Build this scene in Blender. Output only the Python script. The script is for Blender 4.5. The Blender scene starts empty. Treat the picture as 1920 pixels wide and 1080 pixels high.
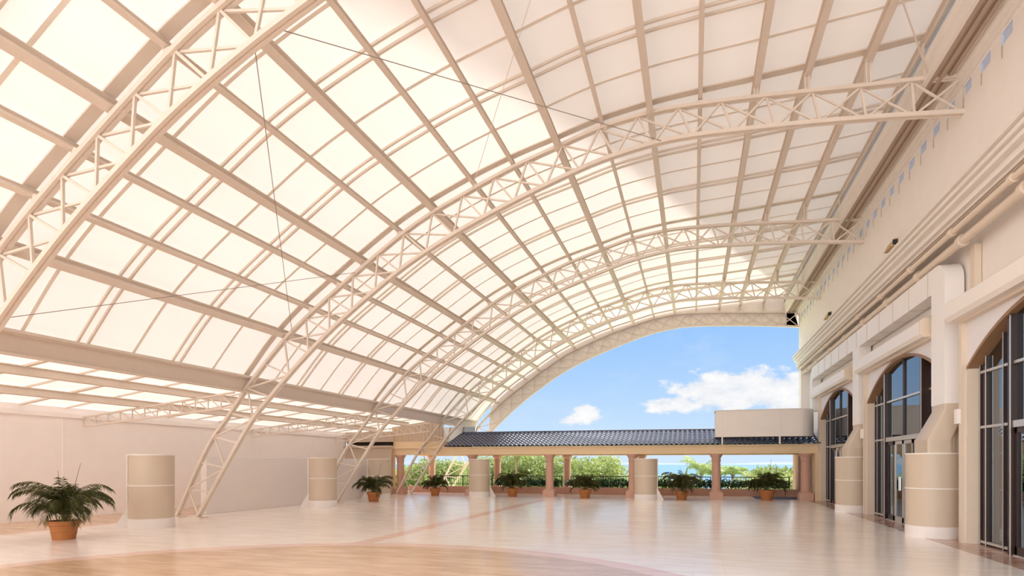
import bpy, bmesh, math, random
from mathutils import Vector, Matrix

# ------------------------------------------------------------------ camera, sky, sun, exposure
sc = bpy.context.scene
col = sc.collection
F_PX, EYE = 1085.0, 1.6
YAW = math.atan(340 / F_PX)
cam = bpy.data.cameras.new('camera')
cam.sensor_width = 36.0
cam.lens = 36.0 * F_PX / 1920.0
cam.shift_y = (870 - 540) / 1920.0
cam.clip_end = 20000
camera = bpy.data.objects.new('camera', cam)
camera.location = (0, 0, EYE)
camera.rotation_euler = (math.pi / 2, 0, YAW)
col.objects.link(camera)
sc.camera = camera

sc.view_settings.view_transform = 'Standard'
sc.view_settings.look = 'None'
sc.view_settings.gamma = 1.0
sc.view_settings.use_curve_mapping = False
sc.view_settings.exposure = 1.30
sc.cycles.use_denoising = True
sc.cycles.max_bounces = 10
sc.cycles.diffuse_bounces = 6
sc.cycles.glossy_bounces = 4
sc.cycles.transmission_bounces = 6
sc.cycles.sample_clamp_indirect = 8.0
sc.cycles.caustics_reflective = False
sc.cycles.caustics_refractive = False

SUN_EL = math.radians(52)
SUN_AZ = Vector((0.371, 0.928, 0)).normalized()
sun_dir = Vector((SUN_AZ.x * math.cos(SUN_EL), SUN_AZ.y * math.cos(SUN_EL), math.sin(SUN_EL)))
sl = bpy.data.lights.new('sun', 'SUN')
sl.energy = 3.9
sl.angle = 0.02
sl.color = (1.0, 0.96, 0.90)
sun = bpy.data.objects.new('sun', sl)
sun.rotation_euler = (-sun_dir).to_track_quat('-Z', 'Y').to_euler()
sun.location = (0, 0, 60)
col.objects.link(sun)


def make_world():
    w = bpy.data.worlds.new('sky')
    sc.world = w
    w.use_nodes = True
    nt = w.node_tree
    nt.nodes.clear()
    N, L = nt.nodes, nt.links

    def math_(op, a, b=None, c=None, clamp=False):
        n = N.new('ShaderNodeMath')
        n.operation = op
        n.use_clamp = clamp
        for i, v in enumerate((a, b, c)):
            if v is None:
                continue
            if isinstance(v, (int, float)):
                n.inputs[i].default_value = v
            else:
                L.new(v, n.inputs[i])
        return n.outputs[0]
    tc = N.new('ShaderNodeTexCoord')
    sep = N.new('ShaderNodeSeparateXYZ')
    L.new(tc.outputs['Generated'], sep.inputs[0])
    x, y, z = sep.outputs
    ramp = N.new('ShaderNodeValToRGB')
    L.new(math_('MAXIMUM', z, 0.0), ramp.inputs[0])
    e = ramp.color_ramp.elements
    e[0].position = 0.0
    e[0].color = (0.62, 0.76, 0.92, 1)
    e[1].position = 1.0
    e[1].color = (0.17, 0.36, 0.78, 1)
    for p, c in ((0.06, (0.53, 0.71, 0.92, 1)), (0.13, (0.42, 0.63, 0.92, 1)), (0.24, (0.28, 0.52, 0.92, 1)), (0.5, (0.2, 0.42, 0.84, 1))):
        q = e.new(p)
        q.color = c
    hor = math_('POWER', math_('ADD', math_('MULTIPLY', x, x), math_('MULTIPLY', y, y)), 0.5)
    az = math_('ARCTAN2', x, y)
    el = math_('ARCTAN2', z, hor)
    comb = N.new('ShaderNodeCombineXYZ')
    L.new(az, comb.inputs[0])
    L.new(math_('MULTIPLY', el, 1.7), comb.inputs[1])
    n1 = N.new('ShaderNodeTexNoise')
    n1.inputs['Scale'].default_value = 24
    n1.inputs['Detail'].default_value = 7
    n1.inputs['Roughness'].default_value = 0.58
    L.new(comb.outputs[0], n1.inputs['Vector'])
    n2 = N.new('ShaderNodeTexNoise')
    n2.inputs['Scale'].default_value = 5
    n2.inputs['Detail'].default_value = 6
    L.new(comb.outputs[0], n2.inputs['Vector'])
    nz = math_('SUBTRACT', n1.outputs[0], 0.5)
    nz2 = math_('SUBTRACT', n2.outputs[0], 0.5)
    dens = None
    R = math.radians
    for (a, b, ra, rb, k) in ((3.6, 6.7, 6.8, 2.15, 1.0), (9.5, 6.3, 7.5, 2.2, 1.0), (-1.6, 5.7, 3.2, 1.0, .8), (-10.1, 4.9, 1.6, 1.1, .8), (-11.6, 4.3, 2.0, .55, .5),
                              (-40, 14, 14, 5, 1.0), (60, 20, 20, 7, 1), (150, 25, 30, 9, 1), (-120, 30, 26, 8, 1)):
        da = math_('DIVIDE', math_('SUBTRACT', az, R(a)), R(ra))
        db = math_('DIVIDE', math_('SUBTRACT', el, R(b)), R(rb))
        d = math_('POWER', math_('ADD', math_('MULTIPLY', da, da), math_('MULTIPLY', db, db)), 0.5)
        v = math_('MULTIPLY', math_('SUBTRACT', 1.0, d), k)
        dens = v if dens is None else math_('MAXIMUM', dens, v)
    dens = math_('ADD', math_('MAXIMUM', dens, -1.5), math_('MULTIPLY', nz, 1.9))
    cl = math_('MULTIPLY', dens, 3.2, clamp=True)
    wisp = math_('MULTIPLY', math_('MULTIPLY', math_('SUBTRACT', math_('ADD', n2.outputs[0], math_('MULTIPLY', nz, 0.4)), 0.5), 2.0, clamp=True), 0.35)
    cl = math_('MAXIMUM', cl, wisp)
    shade = N.new('ShaderNodeMixRGB')
    L.new(math_('ADD', math_('MULTIPLY', nz, 2.4), 0.62, clamp=True), shade.inputs[0])
    shade.inputs[1].default_value = (0.66, 0.72, 0.80, 1)
    shade.inputs[2].default_value = (0.93, 0.92, 0.92, 1)
    mix = N.new('ShaderNodeMixRGB')
    L.new(cl, mix.inputs[0])
    L.new(ramp.outputs[0], mix.inputs[1])
    L.new(shade.outputs[0], mix.inputs[2])
    # brighter overhead sky, added out of view to light the hall
    fill_sky = N.new('ShaderNodeMixRGB')
    behind = math_('MULTIPLY', math_('SUBTRACT', math_('MULTIPLY', y, -1.0), 0.40), 3.0, clamp=True)
    L.new(math_('MULTIPLY', math_('SUBTRACT', z, 0.36), 3.2, clamp=True), fill_sky.inputs[0])
    L.new(mix.outputs[0], fill_sky.inputs[1])
    fill_sky.inputs[2].default_value = (0.7, 0.695, 0.69, 1)
    # bright fill sky added out of view behind the photographer
    rear_fill = N.new('ShaderNodeMixRGB')
    L.new(behind, rear_fill.inputs[0])
    L.new(fill_sky.outputs[0], rear_fill.inputs[1])
    rear_fill.inputs[2].default_value = (3.7, 3.7, 3.68, 1)
    fill_sky = rear_fill
    # glow around the sun, added to brighten the hall's far end
    dt = N.new('ShaderNodeVectorMath')
    dt.operation = 'DOT_PRODUCT'
    L.new(tc.outputs['Generated'], dt.inputs[0])
    dt.inputs[1].default_value = tuple(sun_dir)
    gl = math_('MULTIPLY', math_('POWER', math_('MAXIMUM', dt.outputs['Value'], 0.0), 5.0), math_('MULTIPLY', math_('SUBTRACT', z, 0.27), 4.0, clamp=True))
    glow = N.new('ShaderNodeMixRGB')
    glow.blend_type = 'ADD'
    L.new(gl, glow.inputs[0])
    L.new(fill_sky.outputs[0], glow.inputs[1])
    glow.inputs[2].default_value = (6.0, 5.95, 5.85, 1)
    fill_sky = glow
    bg = N.new('ShaderNodeBackground')
    bg.inputs[1].default_value = 0.44
    L.new(fill_sky.outputs[0], bg.inputs[0])
    out = N.new('ShaderNodeOutputWorld')
    L.new(bg.outputs[0], out.inputs[0])


make_world()

# ------------------------------------------------------------------ materials
def new_mat(name):
    m = bpy.data.materials.new(name)
    m.use_nodes = True
    return m, m.node_tree.nodes, m.node_tree.links, m.node_tree.nodes['Principled BSDF']


def plain(name, c, rough=0.6, var=0.06, scale=3.0, spec=0.4, metal=0.0, bump=0.0, stretch=None):
    m, N, L, b = new_mat(name)
    b.inputs['Roughness'].default_value = rough
    b.inputs['Metallic'].default_value = metal
    b.inputs['Specular IOR Level'].default_value = spec
    tc = N.new('ShaderNodeTexCoord')
    n = N.new('ShaderNodeTexNoise')
    n.inputs['Scale'].default_value = scale
    n.inputs['Detail'].default_value = 6
    src = tc.outputs['Object']
    if stretch:
        mp = N.new('ShaderNodeMapping')
        mp.inputs['Scale'].default_value = stretch
        L.new(src, mp.inputs[0])
        src = mp.outputs[0]
    L.new(src, n.inputs['Vector'])
    mx = N.new('ShaderNodeMixRGB')
    mx.inputs[1].default_value = tuple(max(0, v * (1 - var)) for v in c) + (1,)
    mx.inputs[2].default_value = tuple(min(1, v * (1 + var)) for v in c) + (1,)
    L.new(n.outputs[0], mx.inputs[0])
    L.new(mx.outputs[0], b.inputs['Base Color'])
    if bump:
        bp = N.new('ShaderNodeBump')
        bp.inputs['Strength'].default_value = bump
        bp.inputs['Distance'].default_value = 0.02
        L.new(n.outputs[0], bp.inputs['Height'])
        L.new(bp.outputs[0], b.inputs['Normal'])
    return m


M = {}
M['steel'] = plain('painted_steel', (0.76, 0.66, 0.57), 0.45, 0.05, 6)
M['stucco'] = plain('cream_stucco', (0.88, 0.82, 0.77), 0.8, 0.04, 2.2, bump=0.1)
M['leftwall'] = plain('pale_render', (0.95, 0.90, 0.88), 0.85, 0.04, 2.6, bump=0.5)
M['trimwhite'] = plain('white_moulding', (0.84, 0.78, 0.72), 0.6, 0.03, 4)
M['brown_soffit'] = plain('brown_soffit', (0.46, 0.35, 0.27), 0.7, 0.08, 4)
M['lowwall'] = plain('white_low_wall', (0.82, 0.76, 0.73), 0.6, 0.03, 1.5)
M['drum'] = plain('cream_metal', (0.61, 0.50, 0.39), 0.42, 0.03, 2)
M['duct'] = plain('painted_duct', (0.86, 0.82, 0.79), 0.45, 0.03, 3)
M['box'] = plain('white_shutter_box', (0.86, 0.80, 0.74), 0.4, 0.02, 3)
M['niche'] = plain('skylit_reveal', (0.58, 0.66, 0.82), 0.6, 0.03, 4)  # blue of the sky's light put into the niche colour
M['grey_tan'] = plain('grey_tan_strip', (0.62, 0.52, 0.44), 0.7, 0.05, 4)
M['spandrel'] = plain('pale_spandrel', (0.78, 0.75, 0.76), 0.6, 0.03, 3)
M['jamb'] = plain('beige_jamb', (0.74, 0.62, 0.50), 0.55, 0.04, 3)
M['arch'] = plain('brown_arch', (0.30, 0.17, 0.09), 0.55, 0.12, 5)
M['bronze'] = plain('dark_bronze', (0.035, 0.014, 0.009), 0.35, 0.2, 5, spec=0.5)
M['alu'] = plain('pale_aluminium', (0.62, 0.58, 0.55), 0.35, 0.05, 5, metal=0.6)
M['handle'] = plain('steel_handle', (0.6, 0.6, 0.6), 0.25, 0.05, 5, metal=1.0)
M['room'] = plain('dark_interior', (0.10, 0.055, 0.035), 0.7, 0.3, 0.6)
M['terracotta'] = plain('terracotta', (0.44, 0.165, 0.05), 0.7, 0.15, 9, stretch=(1, 1, 4))
M['soil'] = plain('soil', (0.05, 0.03, 0.02), 0.9, 0.4, 30)
M['column'] = plain('pink_column', (0.64, 0.38, 0.29), 0.7, 0.08, 5)
M['planter'] = plain('pink_brown_render', (0.52, 0.30, 0.23), 0.75, 0.08, 3)
M['beam'] = plain('cream_yellow_render', (0.88, 0.68, 0.44), 0.75, 0.05, 2)
M['iron'] = plain('black_iron', (0.025, 0.022, 0.02), 0.5, 0.1, 5)
M['mat'] = plain('navy_patch', (0.02, 0.025, 0.09), 0.8, 0.3, 14)  # navy of the flat patch on the floor
M['cable'] = plain('grey_cable', (0.30, 0.24, 0.20), 0.5, 0.1, 5)
M['corrugated'] = plain('beige_sheet', (0.60, 0.48, 0.38), 0.6, 0.05, 3)
M['bluesheet'] = plain('blue_grey_sheet', (0.50, 0.60, 0.74), 0.35, 0.05, 3)
M['dark'] = plain('dark_void', (0.03, 0.02, 0.015), 0.8, 0.2, 3)
M['flood'] = plain('brass_housing', (0.55, 0.40, 0.20), 0.5, 0.1, 9)
M['lens'] = plain('dark_lens', (0.02, 0.02, 0.02), 0.2, 0.1, 9)
M['bark'] = plain('bark', (0.20, 0.14, 0.09), 0.9, 0.25, 8)
M['stem'] = plain('palm_stem', (0.17, 0.15, 0.05), 0.6, 0.2, 8)
M['sea'] = plain('sea_water', (0.055, 0.125, 0.20), 0.8, 0.18, 0.02, spec=0.1, stretch=(0.3, 3, 1))
M['land'] = plain('sandy_ground', (0.45, 0.46, 0.28), 0.95, 0.2, 0.3)
M['hill'] = plain('hazy_hills', (0.12, 0.15, 0.18), 0.95, 0.05, 0.01)
M['tower'] = plain('tower_render', (0.78, 0.68, 0.58), 0.8, 0.04, 0.3)


def leafmat(name, c1, c2, trans=0.35):
    m, N, L, b = new_mat(name)
    out = N['Material Output']
    oi = N.new('ShaderNodeTexCoord')
    n = N.new('ShaderNodeTexNoise')
    n.inputs['Scale'].default_value = 7
    L.new(oi.outputs['Object'], n.inputs['Vector'])
    mx = N.new('ShaderNodeMixRGB')
    mx.inputs[1].default_value = c1 + (1,)
    mx.inputs[2].default_value = c2 + (1,)
    L.new(n.outputs[0], mx.inputs[0])
    L.new(mx.outputs[0], b.inputs['Base Color'])
    b.inputs['Roughness'].default_value = 0.5
    b.inputs['Specular IOR Level'].default_value = 0.3
    t = N.new('ShaderNodeBsdfTranslucent')
    L.new(mx.outputs[0], t.inputs[0])
    ms = N.new('ShaderNodeMixShader')
    ms.inputs[0].default_value = trans
    L.new(b.outputs[0], ms.inputs[1])
    L.new(t.outputs[0], ms.inputs[2])
    L.new(ms.outputs[0], out.inputs[0])
    return m


M['frond'] = leafmat('palm_leaf', (0.024, 0.028, 0.005), (0.09, 0.095, 0.02), 0.2)
M['hedge'] = leafmat('hedge_leaf', (0.015, 0.045, 0.018), (0.05, 0.11, 0.04), 0.2)
M['tree'] = leafmat('tree_leaf', (0.13, 0.19, 0.05), (0.32, 0.36, 0.13))
M['tree2'] = leafmat('lime_leaf', (0.20, 0.26, 0.07), (0.40, 0.43, 0.18))
M['palmout'] = leafmat('pale_palm_leaf', (0.20, 0.30, 0.09), (0.40, 0.48, 0.20))


def membrane_mat():
    m, N, L, b = new_mat('roof_membrane')
    out = N['Material Output']
    N.remove(b)
    tc = N.new('ShaderNodeTexCoord')
    n = N.new('ShaderNodeTexNoise')
    n.inputs['Scale'].default_value = 0.5
    n.inputs['Detail'].default_value = 4
    L.new(tc.outputs['Object'], n.inputs['Vector'])
    mx = N.new('ShaderNodeMixRGB')
    mx.inputs[1].default_value = (0.93, 0.885, 0.845, 1)
    mx.inputs[2].default_value = (0.96, 0.92, 0.88, 1)
    L.new(n.outputs[0], mx.inputs[0])
    d = N.new('ShaderNodeBsdfDiffuse')
    t = N.new('ShaderNodeBsdfTranslucent')
    L.new(mx.outputs[0], d.inputs[0])
    t.inputs[0].default_value = (0.88, 0.83, 0.79, 1)
    ms = N.new('ShaderNodeMixShader')
    ms.inputs[0].default_value = 0.18
    L.new(d.outputs[0], ms.inputs[1])
    L.new(t.outputs[0], ms.inputs[2])
    L.new(ms.outputs[0], out.inputs[0])
    return m


M['membrane'] = membrane_mat()
M['seam'] = plain('membrane_seam', (0.88, 0.80, 0.72), 0.7, 0.03, 2)


def glass_mat():
    m, N, L, b = new_mat('tinted_reflective_glass')
    out = N['Material Output']
    N.remove(b)
    g = N.new('ShaderNodeBsdfGlossy')
    g.inputs['Roughness'].default_value = 0.01
    g.inputs['Color'].default_value = (0.80, 0.86, 0.92, 1)
    t = N.new('ShaderNodeBsdfTransparent')
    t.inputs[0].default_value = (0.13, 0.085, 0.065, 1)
    f = N.new('ShaderNodeFresnel')
    f.inputs['IOR'].default_value = 3.6
    ms = N.new('ShaderNodeMixShader')
    L.new(f.outputs[0], ms.inputs[0])
    L.new(t.outputs[0], ms.inputs[1])
    L.new(g.outputs[0], ms.inputs[2])
    L.new(ms.outputs[0], out.inputs[0])
    return m


M['glass'] = glass_mat()


def tile_mat():
    m, N, L, b = new_mat('glazed_blue_tile')
    tc = N.new('ShaderNodeTexCoord')
    n = N.new('ShaderNodeTexNoise')
    n.inputs['Scale'].default_value = 4
    L.new(tc.outputs['Object'], n.inputs['Vector'])
    mx = N.new('ShaderNodeMixRGB')
    mx.inputs[1].default_value = (0.014, 0.022, 0.065, 1)
    mx.inputs[2].default_value = (0.04, 0.06, 0.14, 1)
    L.new(n.outputs[0], mx.inputs[0])
    L.new(mx.outputs[0], b.inputs['Base Color'])
    b.inputs['Roughness'].default_value = 0.25
    b.inputs['Specular IOR Level'].default_value = 0.9
    return m


M['tile'] = tile_mat()


def floor_finish():
    m, N, L, b = new_mat('polished_marble_floor')

    def mth(op, a, b_=None, clamp=False):
        n = N.new('ShaderNodeMath')
        n.operation = op
        n.use_clamp = clamp
        for i, v in enumerate((a, b_)):
            if v is None:
                continue
            if isinstance(v, (int, float)):
                n.inputs[i].default_value = v
            else:
                L.new(v, n.inputs[i])
        return n.outputs[0]

    def mixc(f, a, c):
        n = N.new('ShaderNodeMixRGB')
        L.new(f, n.inputs[0])
        if isinstance(a, tuple):
            n.inputs[1].default_value = a + (1,)
        else:
            L.new(a, n.inputs[1])
        if isinstance(c, tuple):
            n.inputs[2].default_value = c + (1,)
        else:
            L.new(c, n.inputs[2])
        return n.outputs[0]
    tc = N.new('ShaderNodeTexCoord')
    mp = N.new('ShaderNodeMapping')
    mp.inputs['Scale'].default_value = (0.45, 2.2, 1)
    L.new(tc.outputs['Object'], mp.inputs[0])
    n = N.new('ShaderNodeTexNoise')
    n.inputs['Scale'].default_value = 2.2
    n.inputs['Detail'].default_value = 8
    n.inputs['Roughness'].default_value = 0.65
    L.new(mp.outputs[0], n.inputs['Vector'])
    nf = mth('MULTIPLY', mth('SUBTRACT', n.outputs[0], 0.35), 2.6, True)
    sep = N.new('ShaderNodeSeparateXYZ')
    L.new(tc.outputs['Object'], sep.inputs[0])
    x, y, _ = sep.outputs
    br = N.new('ShaderNodeTexBrick')
    br.inputs['Scale'].default_value = 1.0
    br.inputs['Brick Width'].default_value = 0.9
    br.inputs['Row Height'].default_value = 0.45
    br.inputs['Mortar Size'].default_value = 0.006
    br.inputs['Color1'].default_value = (1, 1, 1, 1)
    br.inputs['Color2'].default_value = (0.90, 0.90, 0.90, 1)
    br.inputs['Mortar'].default_value = (0.78, 0.76, 0.74, 1)
    L.new(tc.outputs['Object'], br.inputs['Vector'])
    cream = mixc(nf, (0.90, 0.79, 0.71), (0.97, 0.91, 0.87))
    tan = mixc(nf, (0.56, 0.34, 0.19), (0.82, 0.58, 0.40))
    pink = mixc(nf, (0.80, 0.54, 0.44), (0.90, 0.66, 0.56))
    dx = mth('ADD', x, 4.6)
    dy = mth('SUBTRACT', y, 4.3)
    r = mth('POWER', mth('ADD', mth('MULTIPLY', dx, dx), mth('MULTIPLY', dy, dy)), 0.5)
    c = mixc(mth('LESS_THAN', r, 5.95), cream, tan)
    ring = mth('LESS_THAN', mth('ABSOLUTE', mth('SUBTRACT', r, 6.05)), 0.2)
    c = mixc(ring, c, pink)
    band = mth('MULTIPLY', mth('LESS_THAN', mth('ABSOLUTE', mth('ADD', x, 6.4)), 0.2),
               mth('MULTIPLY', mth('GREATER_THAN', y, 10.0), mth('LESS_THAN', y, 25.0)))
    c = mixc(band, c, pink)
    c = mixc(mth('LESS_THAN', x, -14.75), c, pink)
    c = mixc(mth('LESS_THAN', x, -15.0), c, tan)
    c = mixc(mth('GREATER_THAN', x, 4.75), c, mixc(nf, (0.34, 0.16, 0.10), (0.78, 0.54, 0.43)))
    mul = N.new('ShaderNodeMixRGB')
    mul.blend_type = 'MULTIPLY'
    mul.inputs[0].default_value = 0.5
    L.new(c, mul.inputs[1])
    L.new(br.outputs['Color'], mul.inputs[2])
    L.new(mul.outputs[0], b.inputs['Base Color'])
    L.new(mth('ADD', mth('MULTIPLY', n.outputs[0], 0.16), 0.10), b.inputs['Roughness'])
    b.inputs['Specular IOR Level'].default_value = 0.9
    bp = N.new('ShaderNodeBump')
    bp.inputs['Strength'].default_value = 0.06
    bp.inputs['Distance'].default_value = 0.01
    L.new(n.outputs[0], bp.inputs['Height'])
    L.new(bp.outputs[0], b.inputs['Normal'])
    return m


M['floor'] = floor_finish()

# ------------------------------------------------------------------ mesh helpers
class MB:
    """Collects shapes (world coordinates) and links them as ONE mesh object."""

    def __init__(s):
        s.v, s.f = [], []

    def add(s, vs, fs):
        o = len(s.v)
        s.v += [tuple(p) for p in vs]
        s.f += [tuple(i + o for i in q) for q in fs]
        return s

    def box(s, a, b):
        (x0, y0, z0), (x1, y1, z1) = a, b
        vs = [(x0, y0, z0), (x1, y0, z0), (x1, y1, z0), (x0, y1, z0), (x0, y0, z1), (x1, y0, z1), (x1, y1, z1), (x0, y1, z1)]
        return s.add(vs, [(0, 3, 2, 1), (4, 5, 6, 7), (0, 1, 5, 4), (1, 2, 6, 5), (2, 3, 7, 6), (3, 0, 4, 7)])

    def bar(s, p, q, w, h, up=(0, 0, 1), off=(0, 0)):
        """rectangular bar p->q; w along the side axis, h along the up axis"""
        p, q = Vector(p), Vector(q)
        d = (q - p).normalized()
        u = Vector(up)
        side = d.cross(u)
        if side.length < 1e-4:
            side = d.cross(Vector((0, 1, 0)))
        side.normalize()
        u = side.cross(d).normalized()
        vs = []
        for e in (p, q):
            for a, b in ((-1, -1), (1, -1), (1, 1), (-1, 1)):
                vs.append(e + side * (a * w / 2 + off[0]) + u * (b * h / 2 + off[1]))
        return s.add(vs, [(0, 1, 2, 3), (7, 6, 5, 4), (0, 4, 5, 1), (1, 5, 6, 2), (2, 6, 7, 3), (3, 7, 4, 0)])

    def sweep(s, pts, ups, w, h, off=(0, 0)):
        """rectangular section along a polyline, ups = up vector per point"""
        n = len(pts)
        vs = []
        for i, p in enumerate(pts):
            p = Vector(p)
            d = (Vector(pts[min(i + 1, n - 1)]) - Vector(pts[max(i - 1, 0)])).normalized()
            u = Vector(ups[i])
            side = d.cross(u).normalized()
            u = side.cross(d).normalized()
            for a, b in ((-1, -1), (1, -1), (1, 1), (-1, 1)):
                vs.append(p + side * (a * w / 2 + off[0]) + u * (b * h / 2 + off[1]))
        fs = [(0, 1, 2, 3), tuple(4 * (n - 1) + k for k in (3, 2, 1, 0))]
        for i in range(n - 1):
            for k in range(4):
                a, b = 4 * i + k, 4 * i + (k + 1) % 4
                fs.append((a, a + 4, b + 4, b))
        return s.add(vs, fs)

    def tube(s, pts, r, n=8, r2=None):
        m = len(pts)
        vs, fs = [], []
        prev = None
        for i, p in enumerate(pts):
            p = Vector(p)
            d = (Vector(pts[min(i + 1, m - 1)]) - Vector(pts[max(i - 1, 0)])).normalized()
            if prev is None:
                a = d.cross(Vector((0, 0, 1)))
                if a.length < 1e-3:
                    a = Vector((1, 0, 0))
            else:
                a = prev - d * prev.dot(d)
            a.normalize()
            prev = a
            b = d.cross(a)
            rr = r if r2 is None else r + (r2 - r) * i / (m - 1)
            for k in range(n):
                t = 2 * math.pi * k / n
                vs.append(p + a * rr * math.cos(t) + b * rr * math.sin(t))
        for i in range(m - 1):
            for k in range(n):
                a0, b0 = i * n + k, i * n + (k + 1) % n
                fs.append((a0, b0, b0 + n, a0 + n))
        fs.append(tuple(range(n - 1, -1, -1)))
        fs.append(tuple(range((m - 1) * n, m * n)))
        return s.add(vs, fs)

    def lathe(s, c, prof, n=32, a0=0.0, a1=2 * math.pi):
        cx, cy, cz = c
        full = abs(a1 - a0 - 2 * math.pi) < 1e-6
        cnt = n if full else n + 1
        vs, fs = [], []
        for (r, z) in prof:
            for k in range(cnt):
                t = a0 + (a1 - a0) * k / n
                vs.append((cx + r * math.cos(t), cy + r * math.sin(t), cz + z))
        for i in range(len(prof) - 1):
            for k in range(n):
                a, b = i * cnt + k, i * cnt + (k + 1) % cnt
                fs.append((a, b, b + cnt, a + cnt))
        if full:
            fs.append(tuple(range(n - 1, -1, -1)))
            fs.append(tuple(range((len(prof) - 1) * n, len(prof) * n)))
        return s.add(vs, fs)

    def loft(s, rings):
        n = len(rings[0])
        vs = [p for r in rings for p in r]
        fs = []
        for i in range(len(rings) - 1):
            for k in range(n):
                a, b = i * n + k, i * n + (k + 1) % n
                fs.append((a, b, b + n, a + n))
        fs.append(tuple(range(n - 1, -1, -1)))
        fs.append(tuple(range((len(rings) - 1) * n, len(rings) * n)))
        return s.add(vs, fs)

    def prism(s, poly, axis, t0, t1):
        """closed polygon of 2-D points extruded along an axis: 'x' (y,z), 'y' (x,z), 'z' (x,y)"""
        def P(a, b, t):
            return {'x': (t, a, b), 'y': (a, t, b), 'z': (a, b, t)}[axis]
        n = len(poly)
        vs = [P(a, b, t0) for a, b in poly] + [P(a, b, t1) for a, b in poly]
        fs = [tuple(range(n)), tuple(range(2 * n - 1, n - 1, -1))]
        for k in range(n):
            j = (k + 1) % n
            fs.append((k, k + n, j + n, j))
        return s.add(vs, fs)

    def build(s, name, mat, parent=None, smooth=False, bevel=0.0, loc=None):
        me = bpy.data.meshes.new(name)
        o = bpy.data.objects.new(name, me)
        base = Vector((0, 0, 0))
        if parent is not None:
            p = parent
            while p is not None:
                base += p.location
                p = p.parent
        own = Vector(loc) if loc is not None else Vector((0, 0, 0))
        off = own if parent is None else (own if loc is not None else base)
        me.from_pydata([tuple(Vector(v) - off) for v in s.v], [], s.f)
        bm = bmesh.new()
        bm.from_mesh(me)
        bmesh.ops.recalc_face_normals(bm, faces=bm.faces)
        bm.to_mesh(me)
        bm.free()
        me.materials.append(M[mat])
        if smooth:
            for p in me.polygons:
                p.use_smooth = True
            me.set_sharp_from_angle(angle=math.radians(40))
        col.objects.link(o)
        if parent is not None:
            o.parent = parent
            if loc is not None:
                o.location = own - base
        elif loc is not None:
            o.location = own
        if bevel:
            b = o.modifiers.new('bevel', 'BEVEL')
            b.width = bevel
            b.segments = 2
            b.limit_method = 'ANGLE'
        return o


def tag(o, label=None, cat=None, group=None, kind=None):
    if label:
        o['label'] = label
    if cat:
        o['category'] = cat
    if group:
        o['group'] = group
    if kind:
        o['kind'] = kind
    return o


def thing(name, loc, label, cat, group=None, kind=None, rz=0.0):
    o = bpy.data.objects.new(name, None)
    o.empty_display_size = 0.2
    col.objects.link(o)
    o.location = loc
    o.rotation_euler = (0, 0, rz)
    return tag(o, label, cat, group, kind)


def dup(root, loc, rz=0.0, label=None, group=None, scale=None):
    r = root.copy()
    col.objects.link(r)
    r.location = loc
    r.rotation_euler = (0, 0, rz)
    if scale:
        r.scale = scale
    if label:
        r['label'] = label
    if group:
        r['group'] = group
    for ch in list(root.children):
        c = ch.copy()
        col.objects.link(c)
        c.parent = r
        for g in list(ch.children):
            d = g.copy()
            col.objects.link(d)
            d.parent = c
    return r


def spline(pts, n=160):
    """Catmull-Rom through pts, resampled to n+1 points of equal arc length"""
    P = [Vector(p) for p in pts]
    P = [2 * P[0] - P[1]] + P + [2 * P[-1] - P[-2]]
    fine = []
    for i in range(1, len(P) - 2):
        for k in range(20):
            t = k / 20
            a, b, c, d = P[i - 1], P[i], P[i + 1], P[i + 2]
            fine.append(0.5 * ((2 * b) + (c - a) * t + (2 * a - 5 * b + 4 * c - d) * t * t + (3 * b - a - 3 * c + d) * t ** 3))
    fine.append(P[-2])
    L = [0.0]
    for a, b in zip(fine, fine[1:]):
        L.append(L[-1] + (b - a).length)
    out, j = [], 0
    for i in range(n + 1):
        s = L[-1] * i / n
        while j < len(L) - 2 and L[j + 1] < s:
            j += 1
        t = (s - L[j]) / max(1e-9, L[j + 1] - L[j])
        out.append(fine[j].lerp(fine[j + 1], min(1, max(0, t))))
    return out


ORD = ['first', 'second', 'third', 'fourth', 'fifth', 'sixth', 'seventh', 'eighth', 'ninth', 'tenth', 'eleventh', 'twelfth', 'thirteenth',
       'fourteenth', 'fifteenth', 'sixteenth']

# ------------------------------------------------------------------ main dimensions (metres; X across the hall, Y into it)
WALL_X = 5.1            # upper part of the building wall on the right
LOW_X = 5.55            # recessed lower wall behind ducts and windows
END_Y = 32.3            # far end of the roof and of the building
NEAR_Y = 1.5           # near end of the roof, cut short to let skylight in
TRUSS_Y = [6.6, 13.6, 20.6, 27.1, 32.3]
LOWER = [(-14.0, 0.06), (-12.25, 2.6), (-11.4, 3.52), (-10.28, 4.56), (-9.13, 5.48), (-7.7, 6.45), (-6.83, 6.95), (-5.83, 7.43), (-4.78, 7.85),
         (-3.81, 8.2), (-2.88, 8.5), (-2.0, 8.74), (-0.78, 8.93), (0.2, 8.95), (1.2, 8.9), (2.44, 8.82), (3.8, 8.7), (5.12, 8.55)]
UPPER = [(-14.8, 0.06), (-13.67, 2.06), (-12.88, 3.0), (-12.1, 3.93), (-11.16, 4.88), (-10.4, 5.52), (-9.12, 6.42), (-7.45, 7.5), (-6.47, 8.02),
         (-5.35, 8.48), (-4.3, 8.87), (-3.16, 9.2), (-2.07, 9.49), (-0.97, 9.63), (-0.1, 9.64), (1.3, 9.57), (2.3, 9.49), (3.44, 9.4), (4.5, 9.33), (5.12, 9.28)]
ROOF = [(-12.35, 4.12), (-11.4, 5.17), (-10.5, 5.95), (-9.3, 6.78), (-7.65, 7.83), (-6.6, 8.36), (-5.39, 8.84), (-4.3, 9.19), (-3.15, 9.48), (-2.07, 9.75),
        (-0.93, 9.91), (-0.1, 9.97), (1.25, 10.03), (2.3, 10.09), (3.44, 10.16), (4.62, 10.26)]
roof_c = spline(ROOF, 96)


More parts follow.
